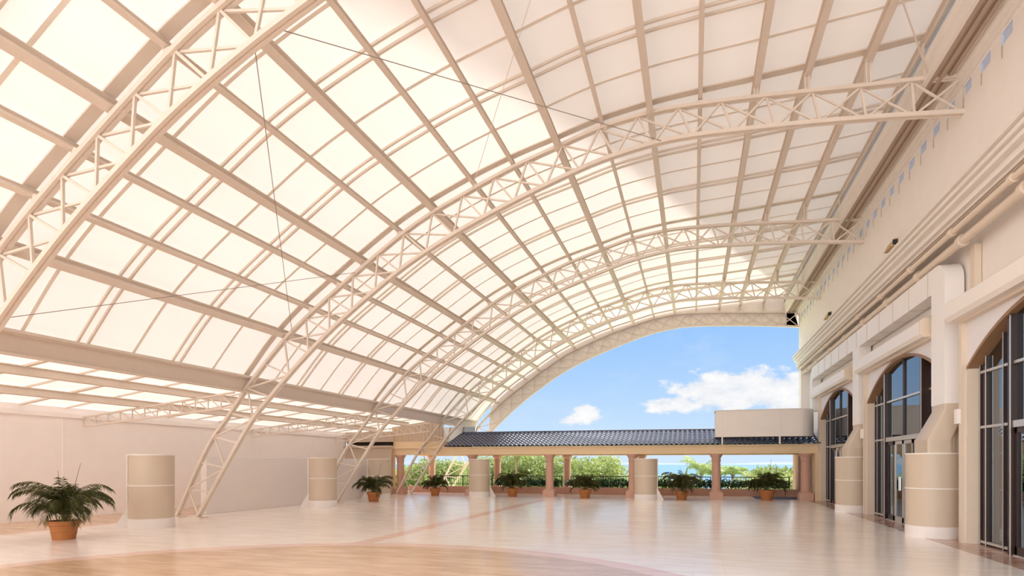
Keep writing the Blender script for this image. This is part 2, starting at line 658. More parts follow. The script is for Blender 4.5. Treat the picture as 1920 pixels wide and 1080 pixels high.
def roof_at(x):
    """point and upward normal of the roof curve at a given x"""
    for a, b in zip(roof_c, roof_c[1:]):
        if a.x <= x <= b.x:
            t = (x - a.x) / (b.x - a.x)
            d = (b - a).normalized()
            return a.lerp(b, t), Vector((-d.y, d.x))
    d = (roof_c[-1] - roof_c[-2]).normalized()
    return roof_c[-1], Vector((-d.y, d.x))


def side_z(x):
    return 4.0 + (x + 12.25) * 0.13


# ------------------------------------------------------------------ floor, walls
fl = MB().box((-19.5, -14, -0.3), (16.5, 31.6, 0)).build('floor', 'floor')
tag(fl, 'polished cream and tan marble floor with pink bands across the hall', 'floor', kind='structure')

mb = MB().box((-18.1, -14, 0), (-17.8, 27.0, 3.285)).box((-17.8, -14, 2.98), (-17.74, 27.0, 3.12))
mb.box((-17.8, 12.35, 0), (-17.785, 12.37, 2.98))
tag(mb.build('wall_left', 'leftwall'), 'long pale plastered wall under the low side roof', 'wall', kind='structure')
# far return of the side aisle, with its dark slot
mb = MB().box((-17.8, 26.85, 0), (-15.0, 27.05, 2.46)).box((-17.8, 26.75, 2.46), (-15.0, 27.08, 2.56))
mb.box((-17.8, 26.9, 2.76), (-14.9, 27.05, 3.3))
wb = mb.build('wall_back', 'corrugated')
tag(wb, 'short beige return wall at the far end of the side aisle', 'wall', kind='structure')
tag(MB().box((-17.75, 27.03, 2.56), (-15.0, 27.06, 2.76)).build('dark_slot', 'dark', wb))

# right-hand building: lower facade (recessed), upper wall with niches, tower above
WIN_C = [10.9, 17.9, 24.9]          # centres of the arched openings along Y
HALF = 3.0
mb = MB()
edges = [-14.0]
for c in WIN_C:
    edges += [c - HALF - 0.2, c + HALF + 0.2]
edges.append(END_Y)
for i in range(0, len(edges), 2):
    mb.box((LOW_X, edges[i], 0), (LOW_X + 0.35, edges[i + 1], 7.0))
for c in WIN_C:
    mb.box((LOW_X, c - HALF - 0.2, 4.5), (LOW_X + 0.35, c + HALF + 0.2, 7.0))
mb.box((WALL_X, 31.7, 0), (LOW_X + 0.3, END_Y, 6.7))
tag(mb.build('wall_right', 'stucco'), 'cream lower facade wall behind the ducts and arched windows', 'wall', kind='structure')


def upper_wall():
    niches = []
    y = 1.61
    while y < 32:
        niches.append((y - 0.36, y))
        y += 0.75
    mb, nb, db = MB(), MB(), MB()
    z0, z1, za, zb = 6.6, 11.0, 8.84, 9.05
    cuts = [-14.0]
    for a, b in niches:
        cuts += [a, b]
    cuts.append(END_Y)

    def quad(y0, y1, a, b, x=WALL_X, m=mb):
        m.add([(x, y0, a), (x, y1, a), (x, y1, b), (x, y0, b)], [(0, 1, 2, 3)])
    for i in range(len(cuts) - 1):
        y0, y1 = cuts[i], cuts[i + 1]
        quad(y0, y1, z0, za)
        quad(y0, y1, zb, z1)
        if i % 2 == 0:
            quad(y0, y1, za, zb)
        else:
            x1 = WALL_X + 0.03
            quad(y0, y1, za, zb, x1, nb)
            for z in (za, zb):
                nb.add([(WALL_X, y0, z), (x1, y0, z), (x1, y1, z), (WALL_X, y1, z)], [(0, 1, 2, 3)])
            for yy in (y0, y1):
                nb.add([(WALL_X, yy, za), (x1, yy, za), (x1, yy, zb), (WALL_X, yy, zb)], [(0, 1, 2, 3)])
            db.box((WALL_X - 0.008, y1 - 0.05, za - 0.22), (WALL_X + 0.01, y1, za))  # narrow grey-tan strip under the far end of each niche
    mb.add([(WALL_X, END_Y, z0), (LOW_X + 3, END_Y, z0), (LOW_X + 3, END_Y, z1), (WALL_X, END_Y, z1)], [(0, 1, 2, 3)])
    mb.add([(WALL_X, -14, z0), (WALL_X, END_Y, z0), (LOW_X + 0.2, END_Y, z0), (LOW_X + 0.2, -14, z0)], [(0, 1, 2, 3)])
    w = mb.build('wall_upper', 'stucco')
    tag(w, 'plain cream upper wall above the ledge with small niches tinted as if by blue skylight', 'wall', kind='structure')
    nb.build('niche', 'niche', w)
    db.build('tail_strip', 'grey_tan', w)


upper_wall()
tb = MB().box((4.66, -40, 10.75), (26, END_Y, 46))
tag(tb.build('wall_tower', 'tower'), 'tall building storeys rising above the hall roof on the right', 'building', kind='structure')
# dark rooms behind the arched windows
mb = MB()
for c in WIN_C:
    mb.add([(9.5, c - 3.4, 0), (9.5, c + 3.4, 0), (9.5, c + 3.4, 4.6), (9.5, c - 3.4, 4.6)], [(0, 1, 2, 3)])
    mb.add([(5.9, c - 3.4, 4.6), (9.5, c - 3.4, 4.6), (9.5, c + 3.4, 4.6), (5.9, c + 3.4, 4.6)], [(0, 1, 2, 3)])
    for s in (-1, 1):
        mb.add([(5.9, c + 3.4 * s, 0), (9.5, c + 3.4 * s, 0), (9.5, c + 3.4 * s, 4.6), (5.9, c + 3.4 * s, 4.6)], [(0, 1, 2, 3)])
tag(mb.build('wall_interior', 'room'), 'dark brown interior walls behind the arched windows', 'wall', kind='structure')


# mouldings along the right wall
def moulding(name, poly, mat, label, y0=-14.0, y1=END_Y):
    o = MB().prism(poly, 'y', y0, y1).build(name, mat)
    return tag(o, label, 'moulding', kind='structure')


moulding('trim_1', [(4.42, 9.24), (4.50, 9.24), (4.50, 9.66), (4.36, 9.66), (4.36, 9.58), (4.42, 9.55)], 'trimwhite', 'pale gutter fascia along the roof edge beside the wall')
moulding('trim_2', [(4.50, 9.26), (4.58, 9.26), (4.58, 9.31), (4.66, 9.31), (4.66, 9.27), (4.74, 9.27), (4.74, 9.33), (4.82, 9.33), (4.82, 9.28), (4.90, 9.28), (4.90, 9.7), (4.50, 9.7)],
         'brown_soffit', 'brown grooved soffit under the roof gutter')
moulding('trim_3', [(4.90, 9.33), (4.96, 9.33), (4.96, 9.24), (5.02, 9.24), (5.02, 9.16), (5.06, 9.16), (5.06, 9.08), (5.12, 9.08), (5.12, 9.8), (4.90, 9.8)],
         'trimwhite', 'stepped pale cornice where the wall meets the roof')
moulding('trim_4', [(5.12, 7.12), (4.84, 7.10), (4.84, 7.03), (4.93, 7.02), (4.93, 6.985), (4.88, 6.98), (4.88, 6.90), (4.97, 6.89), (4.97, 6.855), (4.92, 6.85), (4.92, 6.77), (5.04, 6.76), (5.04, 6.66), (4.98, 6.655), (4.98, 6.58), (5.06, 6.57), (5.06, 6.50), (5.12, 6.46)],
         'trimwhite', 'stepped ledge moulding halfway up the right wall', y1=END_Y + 0.22)
moulding('trim_5', [(4.40, 9.66), (4.48, 9.66), (4.60, 10.22), (4.56, 10.24)], 'bluesheet', 'blue-grey glazed strip between the roof edge and gutter')

# ------------------------------------------------------------------ roof membrane with its seams
NYS = [NEAR_Y + (END_Y - NEAR_Y) * i / 52 for i in range(53)]
mb = MB()
vs, fs = [], []
for y in NYS:
    for p in roof_c:
        vs.append((p.x, y, p.y))
n = len(roof_c)
for i in range(len(NYS) - 1):
    for k in range(n - 1):
        fs.append((i * n + k, i * n + k + 1, (i + 1) * n + k + 1, (i + 1) * n + k))
mb.add(vs, fs)
ceil = mb.build('ceiling', 'membrane', smooth=True)
tag(ceil, 'curved translucent cream fabric roof over the main hall', 'roof', kind='structure')


def bays():
    """(near y, far y) of every roof bay the photo shows"""
    ys = [1.6] + TRUSS_Y
    return list(zip(ys, ys[1:]))


def arc_strip(y, w, h, off, a=1, b=None):
    pts, ups = [], []
    pc = list(roof_c[a - 1:b])
    pc[0] = pc[0] + (pc[0] - pc[1]).normalized() * 0.22
    for i, p in enumerate(pc):
        q0, q1 = pc[max(i - 1, 0)], pc[min(i + 1, len(pc) - 1)]
        d = (q1 - q0).normalized()
        nn = Vector((-d.y, d.x))
        pts.append((p.x + nn.x * off, y, p.y + nn.y * off))
        ups.append((nn.x, 0, nn.y))
    return MB().sweep(pts, ups, w, h)


for (a, b) in bays():
    L_ = b - a
    fr = (0.17, 0.5, 0.83) if L_ > 6 else (0.22, 0.78)
    for f in fr:
        arc_strip(a + L_ * f, 0.07, 0.012, -0.012).build('seam', 'seam', ceil)

# low side roof membrane
mb = MB()
vs = []
for x in (-17.95, -12.3):
    for y in (NEAR_Y, 29.62):
        vs.append((x, y, side_z(x) + 0.02))
mb.add(vs, [(0, 1, 3, 2)])
cs = mb.build('ceiling_side', 'membrane')
tag(cs, 'low sloping translucent fabric roof beside the left wall', 'roof', kind='structure')

# ------------------------------------------------------------------ trusses
def make_truss():
    y = TRUSS_Y[0]
    root = thing('roof_truss', (-14.4, y, 0), '', 'truss', 'arched lattice trusses of the hall roof')
    NP = 26
    lo, up = spline(LOWER, NP), spline(UPPER, NP)
    lof, upf = spline(LOWER, 90), spline(UPPER, 90)

    def chord(name, pts, w, h):
        ps = [(p.x, y, p.y) for p in pts]
        ups = []
        for i in range(len(pts)):
            d = (pts[min(i + 1, len(pts) - 1)] - pts[max(i - 1, 0)]).normalized()
            ups.append((-d.y, 0, d.x))
        m = MB()
        m.sweep(ps, ups, w * 0.38, h, off=(-w * 0.31, 0))
        m.sweep(ps, ups, w * 0.38, h, off=(w * 0.31, 0))
        m.sweep(ps, ups, w * 0.3, h * 0.35, off=(0, -h * 0.1))
        return m.build(name, 'steel', root)
    chord('upper_chord', upf, 0.15, 0.075)
    chord('lower_chord', lof, 0.15, 0.085)

    def v3(p):
        return (p.x, y, p.y)
    for i in range(NP + 1):
        if i > 0:
            MB().bar(v3(lo[i]), v3(up[i]), 0.045, 0.045).build('strut', 'steel', root)
    for i in range(NP):
        a, b = (lo[i], up[i + 1]) if (i % 2 == 0 or i > 6) else (up[i], lo[i + 1])
        MB().bar(v3(a), v3(b), 0.042, 0.042).build('brace', 'steel', root)
        if i > 6:
            m = MB().bar((up[i].x, y + 0.03, up[i].y), (lo[i + 1].x, y + 0.03, lo[i + 1].y), 0.038, 0.038)
            m.build('brace', 'steel', root)
    for x in (1.3, 2.3, 3.44, 4.45):
        p, nn = roof_at(x)
        zt = min(upf, key=lambda q: abs(q.x - x)).y
        m = MB()
        m.box((x - 0.05, y - 0.045, zt), (x - 0.02, y + 0.045, p.y - 0.2)).box((x + 0.02, y - 0.045, zt), (x + 0.05, y + 0.045, p.y - 0.2))
        m.box((x - 0.02, y - 0.01, zt), (x + 0.02, y + 0.01, p.y - 0.2))
        m.build('post', 'steel', root)
    for x in PURLIN_X[:12]:
        p, nn = roof_at(x)
        q = min(upf, key=lambda q: (q - p).length)
        MB().bar((q.x, y, q.y), (p.x - nn.x * 0.26, y, p.y - nn.y * 0.26), 0.12, 0.07, up=(0, 1, 0)).build('cleat', 'steel', root)
    MB().box((-14.98, y - 0.16, 0), (-14.6, y + 0.16, 0.03)).build('base_plate', 'steel', root)
    MB().box((-14.2, y - 0.16, 0), (-13.8, y + 0.16, 0.03)).build('base_plate', 'steel', root)
    return root


PURLIN_X = [-11.15, -10.3, -9.4, -8.6, -7.5, -6.5, -5.35, -4.3, -3.16, -2.07, -0.97, 0.14, 1.3, 2.3, 3.44, 4.45]
THICK = {0, 3, 5, 8, 10}
TL = ['arched lattice truss nearest the camera, crossing the upper left corner', 'second arched lattice truss, its foot right beside the nearest cream drum',
      'third arched lattice truss, its foot just beyond the second drum', 'fourth arched lattice truss, its foot in front of the leftmost column',
      'last arched lattice truss against the open gable, foot outside the railing']
proto = make_truss()
proto['label'] = TL[0]
for k in range(1, 5):
    dup(proto, (-14.4, TRUSS_Y[k], 0), label=TL[k])

# tan clamp band of the membrane over every truss
for k, y in enumerate(TRUSS_Y):
    o = arc_strip(y + (0 if k < 4 else -0.1), 0.20, 0.03, -0.03).build('roof_rib', 'steel')
    tag(o, 'wide flat tan rib of the fabric roof above the %s truss' % ('nearest', 'second', 'third', 'fourth', 'last')[k], 'rib', 'flat ribs over the trusses')
# pairs of slim arched tubes between the trusses
where = ['before the nearest truss', 'between the nearest and second trusses', 'between the second and third trusses', 'between the third and fourth trusses',
         'between the fourth and last trusses']
for k, (a, b) in enumerate(bays()):
    L_ = b - a
    for j, f in enumerate((0.33, 0.66)):
        for s, sd in ((-1, 'near'), (1, 'far')):
            o = arc_strip(a + L_ * f + s * 0.11, 0.045, 0.05, -0.05).build('roof_tube', 'steel')
            tag(o, 'slim arched roof tube %s, %s side of the %s pair' % (where[k], sd, ('first', 'second')[j]), 'tube', 'slim arched tubes under the roof fabric')

# ------------------------------------------------------------------ purlins and eave beam
def ibeam(x, z, nn, h, w, y0, y1, t=0.016):
    m = MB()
    u = (nn.x, 0, nn.y)
    c0, c1 = (x, y0, z), (x, y1, z)
    m.bar(c0, c1, t, h - 2 * t, up=u)
    m.bar(c0, c1, w, t, up=u, off=(0, h / 2 - t / 2))
    m.bar(c0, c1, w, t, up=u, off=(0, -h / 2 + t / 2))
    return m


for i, x in enumerate(PURLIN_X):
    p, nn = roof_at(x)
    h, w = (0.24, 0.15) if i in THICK else (0.17, 0.085)
    if i >= 12:
        h, w = 0.2, 0.13
    c = p - nn * (h / 2 + 0.075)
    o = ibeam(c.x, c.y, nn, h, w, NEAR_Y, END_Y - 0.05).build('roof_purlin', 'steel')
    if i < 8:
        lab = '%s steel purlin along the hall, the %s up from the eave beam' % ('heavy' if i in THICK else 'slim', ORD[i])
    else:
        lab = '%s steel purlin along the hall, the %s from the right wall' % ('heavy' if i in THICK else 'slim', ORD[15 - i])
    tag(o, lab, 'purlin', 'purlins along the hall roof')
m = ibeam(-12.3, 3.86, Vector((0, 1)), 0.40, 0.22, NEAR_Y, END_Y - 0.1, 0.025)
m.box((-12.22, NEAR_Y, 4.06), (-12.10, END_Y - 0.1, 4.12))
tag(m.build('eave_beam', 'steel'), 'deep steel eave beam where the curved roof meets the low side roof', 'beam')
for x, lab in ((-14.0, 'shallow steel beam under the side roof, next to the eave beam'), (-15.85, 'shallow steel beam under the side roof, closer to the left wall')):
    m = ibeam(x, side_z(x) - 0.13, Vector((-0.13, 1)).normalized(), 0.2, 0.12, NEAR_Y, 26.9)
    tag(m.build('side_beam', 'steel'), lab, 'beam', 'beams under the low side roof')
# cross strips of the side roof
for k, (a, b) in enumerate(bays()[:4]):
    for j, f in enumerate((0.17, 0.33, 0.5, 0.66, 0.83)):
        y = a + (b - a) * f
        m = MB().bar((-17.75, y, side_z(-17.75) - 0.03), (-12.45, y, side_z(-12.45) - 0.03), 0.09 if j % 2 else 0.03, 0.05)
        m.build('seam', 'steel', cs)

# outrigger trusses from the arch legs to the left wall
def make_outrigger(y):
    root = thing('outrigger_truss', (-12.6, y, 0), '', 'truss', 'light trusses carrying the side roof')
    n_ = 12
    up = [Vector((-12.7 - 4.99 * i / n_, side_z(-12.7 - 4.99 * i / n_) - 0.27)) for i in range(n_ + 1)]
    lo = [Vector((p.x, p.y - 0.42 + 0.14 * i / n_)) for i, p in enumerate(up)]
    def at(p, i):
        return (p.x, y - 0.7 * i / n_, p.y)
    for nm, pts in (('upper_chord', up), ('lower_chord', lo)):
        MB().bar(at(pts[0], 0), at(pts[-1], n_), 0.07, 0.05).build(nm, 'steel', root)
    for i in range(n_):
        MB().bar(at(lo[i], i), at(up[i + 1], i + 1), 0.025, 0.03).build('brace', 'steel', root)
        MB().bar(at(lo[i + 1], i + 1), at(up[i + 1], i + 1), 0.025, 0.03).build('strut', 'steel', root)
    return root


OL = ['light lattice truss under the side roof, level with the nearest arch', 'light lattice truss under the side roof, meeting the left wall above the nearest palm',
      'light lattice truss under the side roof, above the second drum', 'light lattice truss under the side roof, in front of the far return wall']
og = make_outrigger(TRUSS_Y[0])
og['label'] = OL[0]
for k in (1, 2, 3):
    dup(og, (-12.6, TRUSS_Y[k] if k < 3 else 26.6, 0), label=OL[k])

# bracing cables in the nearest bays
def P2(pts, x):
    c = spline(pts, 120)
    return min(c, key=lambda q: abs(q.x - x))


for (ca_, xa, cb_, xb, lab) in ((LOWER, -5.55, LOWER, -0.63, 'thin cable crossing the sunlit fabric from the nearest truss to the top of the second'),
                                (LOWER, -5.75, UPPER, -10.75, 'thin cable dropping steeply from the nearest truss to the second truss leg'),
                                (LOWER, -10.94, UPPER, -8.65, 'thin cable low at the left edge, running to the second truss'),
                                (UPPER, -0.9, UPPER, -5.3, 'thin pale cable across the roof shadow edge'),
                                (UPPER, 1.0, UPPER, 4.6, 'thin pale cable at top right, ending near the wall')):
    a, b = P2(ca_, xa), P2(cb_, xb)
    o = MB().tube([(a.x, 6.6, a.y), (b.x, 13.6, b.y)], 0.007 if xb < 3 else 0.014, 6).build('brace_cable', 'cable' if xa < -5 else 'steel')
    tag(o, lab, 'cable', 'bracing cables under the roof')

# gable fascia closing the last truss
lof, upf = spline(LOWER, 90), roof_c
m = MB()
A, B = [], []
for i in range(91):
    q = lof[i]
    if q.y < 3.2:
        continue
    t = min(1.0, max(0.0, (q.x + 12.3) / (4.6 + 12.3)))
    A.append(q)
    x = -12.3 + (4.6 + 12.3) * (i - 12) / 78 if i > 12 else -12.3
    p, _ = roof_at(max(-12.3, min(4.6, x)))
    B.append(p)
ring = [[(a.x, END_Y + 0.1, a.y), (b.x, END_Y + 0.1, b.y), (b.x, END_Y + 0.14, b.y), (a.x, END_Y + 0.14, a.y)] for a, b in zip(A, B)]
m.loft(ring)
m.box((4.55, END_Y + 0.1, 8.6), (5.1, END_Y + 0.14, 10.7))
tag(m.build('gable_fascia', 'stucco'), 'pale fabric fascia band around the open arched gable', 'fascia')

# ------------------------------------------------------------------ air drums
R_D, H_D = 0.50, 1.84


def drum_parts(root, x, y, R_D=R_D):
    MB().lathe((x, y, 0), [(R_D + 0.01, 0), (R_D + 0.01, 0.24), (R_D, 0.25)], 48).build('plinth', 'lowwall', root, smooth=True)
    MB().lathe((x, y, 0), [(R_D, 0.25), (R_D, 1.05)], 48).build('lower_casing', 'drum', root, smooth=True)
    MB().lathe((x, y, 0), [(R_D + 0.006, 1.05), (R_D + 0.012, 1.055), (R_D + 0.012, 1.075), (R_D + 0.006, 1.08)], 48).build('joint_ring', 'trimwhite', root, smooth=True)
    MB().lathe((x, y, 0), [(R_D, 1.08), (R_D, H_D - 0.03)], 48).build('upper_casing', 'drum', root, smooth=True)
    MB().lathe((x, y, 0), [(R_D + 0.012, H_D - 0.03), (R_D + 0.012, H_D), (R_D - 0.05, H_D)], 48).build('top_rim', 'trimwhite', root, smooth=True)


def free_drum(x, y, ang, label):
    """free-standing drum; ang = direction of the mounting flange and its triangular fin"""
    root = thing('air_drum', (x, y, 0), label, 'air drum', 'free standing cylindrical air drums')
    drum_parts(root, x, y)
    d = Vector((math.cos(ang), math.sin(ang), 0))
    a = Vector((x, y, 0)) + d * (R_D - 0.01)
    b = a + d * 0.32
    s = Vector((-d.y, d.x, 0)) * 0.02
    m = MB()
    m.add([a - s, b - s, a + Vector((0, 0, 0.58)) - s, a + s, b + s, a + Vector((0, 0, 0.58)) + s],
          [(0, 1, 2), (3, 5, 4), (0, 3, 4, 1), (1, 4, 5, 2), (2, 5, 3, 0)])
    m.build('fin', 'lowwall', root)
    e = a + d * 0.035
    MB().bar((e.x, e.y, 0), (e.x, e.y, H_D), 0.03, 0.05, up=tuple(s)).build('flange', 'trimwhite', root)
    return root


free_drum(-13.03, 11.21, math.radians(222), 'cream cylindrical air drum beside the nearest potted palm')
free_drum(-13.25, 18.58, math.radians(217), 'cream cylindrical air drum in the middle of the long low wall')
free_drum(-13.88, 23.73, math.radians(212), 'cream cylindrical air drum behind the second potted palm')
free_drum(-10.05, 26.7, math.radians(20), 'cream cylindrical air drum hiding the second front column')
free_drum(-2.04, 26.6, math.radians(-10), 'cream cylindrical air drum beside the middle front columns')


def rrect(x0, x1, y0, y1, r, z, n=8):
    """rounded rectangle ring at height z"""
    out = []
    for cx, cy, a0 in ((x1 - r, y1 - r, 0), (x0 + r, y1 - r, 90), (x0 + r, y0 + r, 180), (x1 - r, y0 + r, 270)):
        for k in range(n):
            t = math.radians(a0 + 90 * k / (n - 1))
            out.append((cx + r * math.cos(t), cy + r * math.sin(t), z))
    return out


def wall_drum(yc, label):
    x, R_D = 5.04, 0.495
    root = thing('air_drum', (x, yc, 0), label, 'air drum', 'wall air drums under the duct')
    drum_parts(root, x, yc, R_D)
    # shoulder: from the round collar up to the rectangular riser
    ring = []
    for z, t in ((H_D, 0), (2.12, 0), (2.12, 0.001), (2.76, 1.0), (2.9, 1.0)):
        c = []
        rr = rrect(5.14, 5.52, yc - 0.36, yc + 0.36, 0.03, z)
        for (px, py, pz) in rr:
            a = math.atan2(py - yc, px - 5.33)
            cp = (x + (R_D - 0.05) * math.cos(a), yc + (R_D - 0.05) * math.sin(a))
            c.append((cp[0] + (px - cp[0]) * t, cp[1] + (py - cp[1]) * t, z))
        ring.append(c)
    MB().loft(ring).build('shoulder', 'drum', root, smooth=True)
    return root


DRUM_Y = [14.98, 21.75]
wall_drum(DRUM_Y[0], 'wall air drum with sloping shoulder, between the nearest two arched windows')
wall_drum(DRUM_Y[1], 'wall air drum with sloping shoulder, between the far two arched windows')

# main duct along the wall with its drop legs
duct = thing('air_duct', (5.33, 22, 0), 'long white panelled air duct high along the right wall', 'duct')
DX0, DX1, DZ0, DZ1 = 5.14, 5.50, 5.42, 5.98
near = DRUM_Y[0] - 0.36
poly = [(near + 0.72, 2.9), (near, 2.9), (near, DZ1 - 0.42)]
for k in range(1, 9):
    t = math.radians(180 - 90 * k / 8)
    poly.append((near + 0.42 + 0.42 * math.cos(t), DZ1 - 0.42 + 0.42 * math.sin(t)))
poly += [(near + 0.72, DZ1), (near + 0.72, 2.9)]
MB().prism(poly[:-1], 'x', DX0, DX1).build('riser', 'duct', duct)
MB().box((DX0, near + 0.72, DZ0), (DX1, 28.9, DZ1)).build('main_run', 'duct', duct)
MB().box((DX0 - 0.004, DRUM_Y[1] - 0.36, 2.9), (DX1, DRUM_Y[1] + 0.36, DZ0)).build('riser', 'duct', duct)
y = near + 0.9
k = 0
while y < 28.7:
    MB().box((DX0 - 0.010, y, DZ0 - 0.010), (DX1, y + 0.018, DZ1 + 0.010)).build('flange', 'grey_tan', duct)
    y += 1.22
# far elbow that drops on to the plenum above the colonnade
m = MB()
rings = []
for kk in range(9):
    t = math.radians(90 * kk / 8)
    for_y = 28.9 + 0.75 * math.sin(t)
    for_z = DZ1 - 0.75 + 0.75 * math.cos(t)
    inner_y = 28.9 + 0.2 * math.sin(t)
    inner_z = DZ1 - 0.75 + 0.2 * math.cos(t)
    rings.append([(DX0, for_y, for_z), (DX1, for_y, for_z), (DX1, inner_y, inner_z), (DX0, inner_y, inner_z)])
m.loft(rings).build('elbow', 'duct', duct)
MB().box((DX0, 29.1, 4.0), (DX1, 29.65, DZ1 - 0.75)).build('riser', 'duct', duct)

# round pipes above the duct
for (x, z, r, lab) in ((5.02, 6.30, 0.055, 'slim round pipe directly under the ledge of the right wall'),
                       (5.20, 6.12, 0.085, 'thick round pipe just above the white air duct')):
    root = thing('wall_pipe', (x, 10, z), lab, 'pipe', 'round pipes along the right wall')
    MB().tube([(x, -6, z), (x, 31.8, z)], r, 14).build('pipe', 'jamb', root, smooth=True)
    y = 2.1
    while y < 31:
        MB().tube([(x, y, z), (x, y + 0.12, z)], r * 1.45, 14).build('coupling', 'jamb', root, smooth=True)
        y += 2.35
# conduits
for z, nm in ((6.44, 'upper of two thin conduits below the ledge on the right wall'), (6.39, 'lower of two thin conduits below the ledge on the right wall')):
    o = MB().tube([(5.0, -6, z), (5.0, 32, z)], 0.014, 6).build('conduit', 'brown_soffit')
    tag(o, nm, 'conduit', 'thin conduits below the ledge')
o = MB().box((5.42, 13.95, 4.6), (5.54, 14.15, 6.05)).build('downpipe', 'jamb')
tag(o, 'square cream downpipe beside the nearest duct riser', 'downpipe')
for yy, lab in ((17.2, 'small brass floodlight on the ledge above the middle window'), (24.6, 'small brass floodlight on the ledge above the far window')):
    root = thing('floodlight', (4.98, yy, 7.11), lab, 'floodlight', 'floodlights on the wall ledge')
    MB().prism([(4.78, 7.14), (4.96, 7.14), (4.96, 7.34), (4.88, 7.34)], 'y', yy - 0.28, yy + 0.28).build('housing', 'flood', root, bevel=0.008)
    MB().box((4.83, yy - 0.3, 7.17), (4.94, yy - 0.27, 7.3)).build('lens', 'lens', root)
    MB().box((4.88, yy - 0.03, 7.09), (4.94, yy + 0.03, 7.15)).build('bracket', 'steel', root)

# ------------------------------------------------------------------ arched windows
RISE = 0.92
SPRING = 3.52


def arc_z(dy, half=HALF, rise=RISE):
    Rr = (half * half + rise * rise) / (2 * rise)
    return SPRING + math.sqrt(max(0, Rr * Rr - dy * dy)) - (Rr - rise)


GX = 5.50          # glass plane
FX = 5.28          # face of the surround


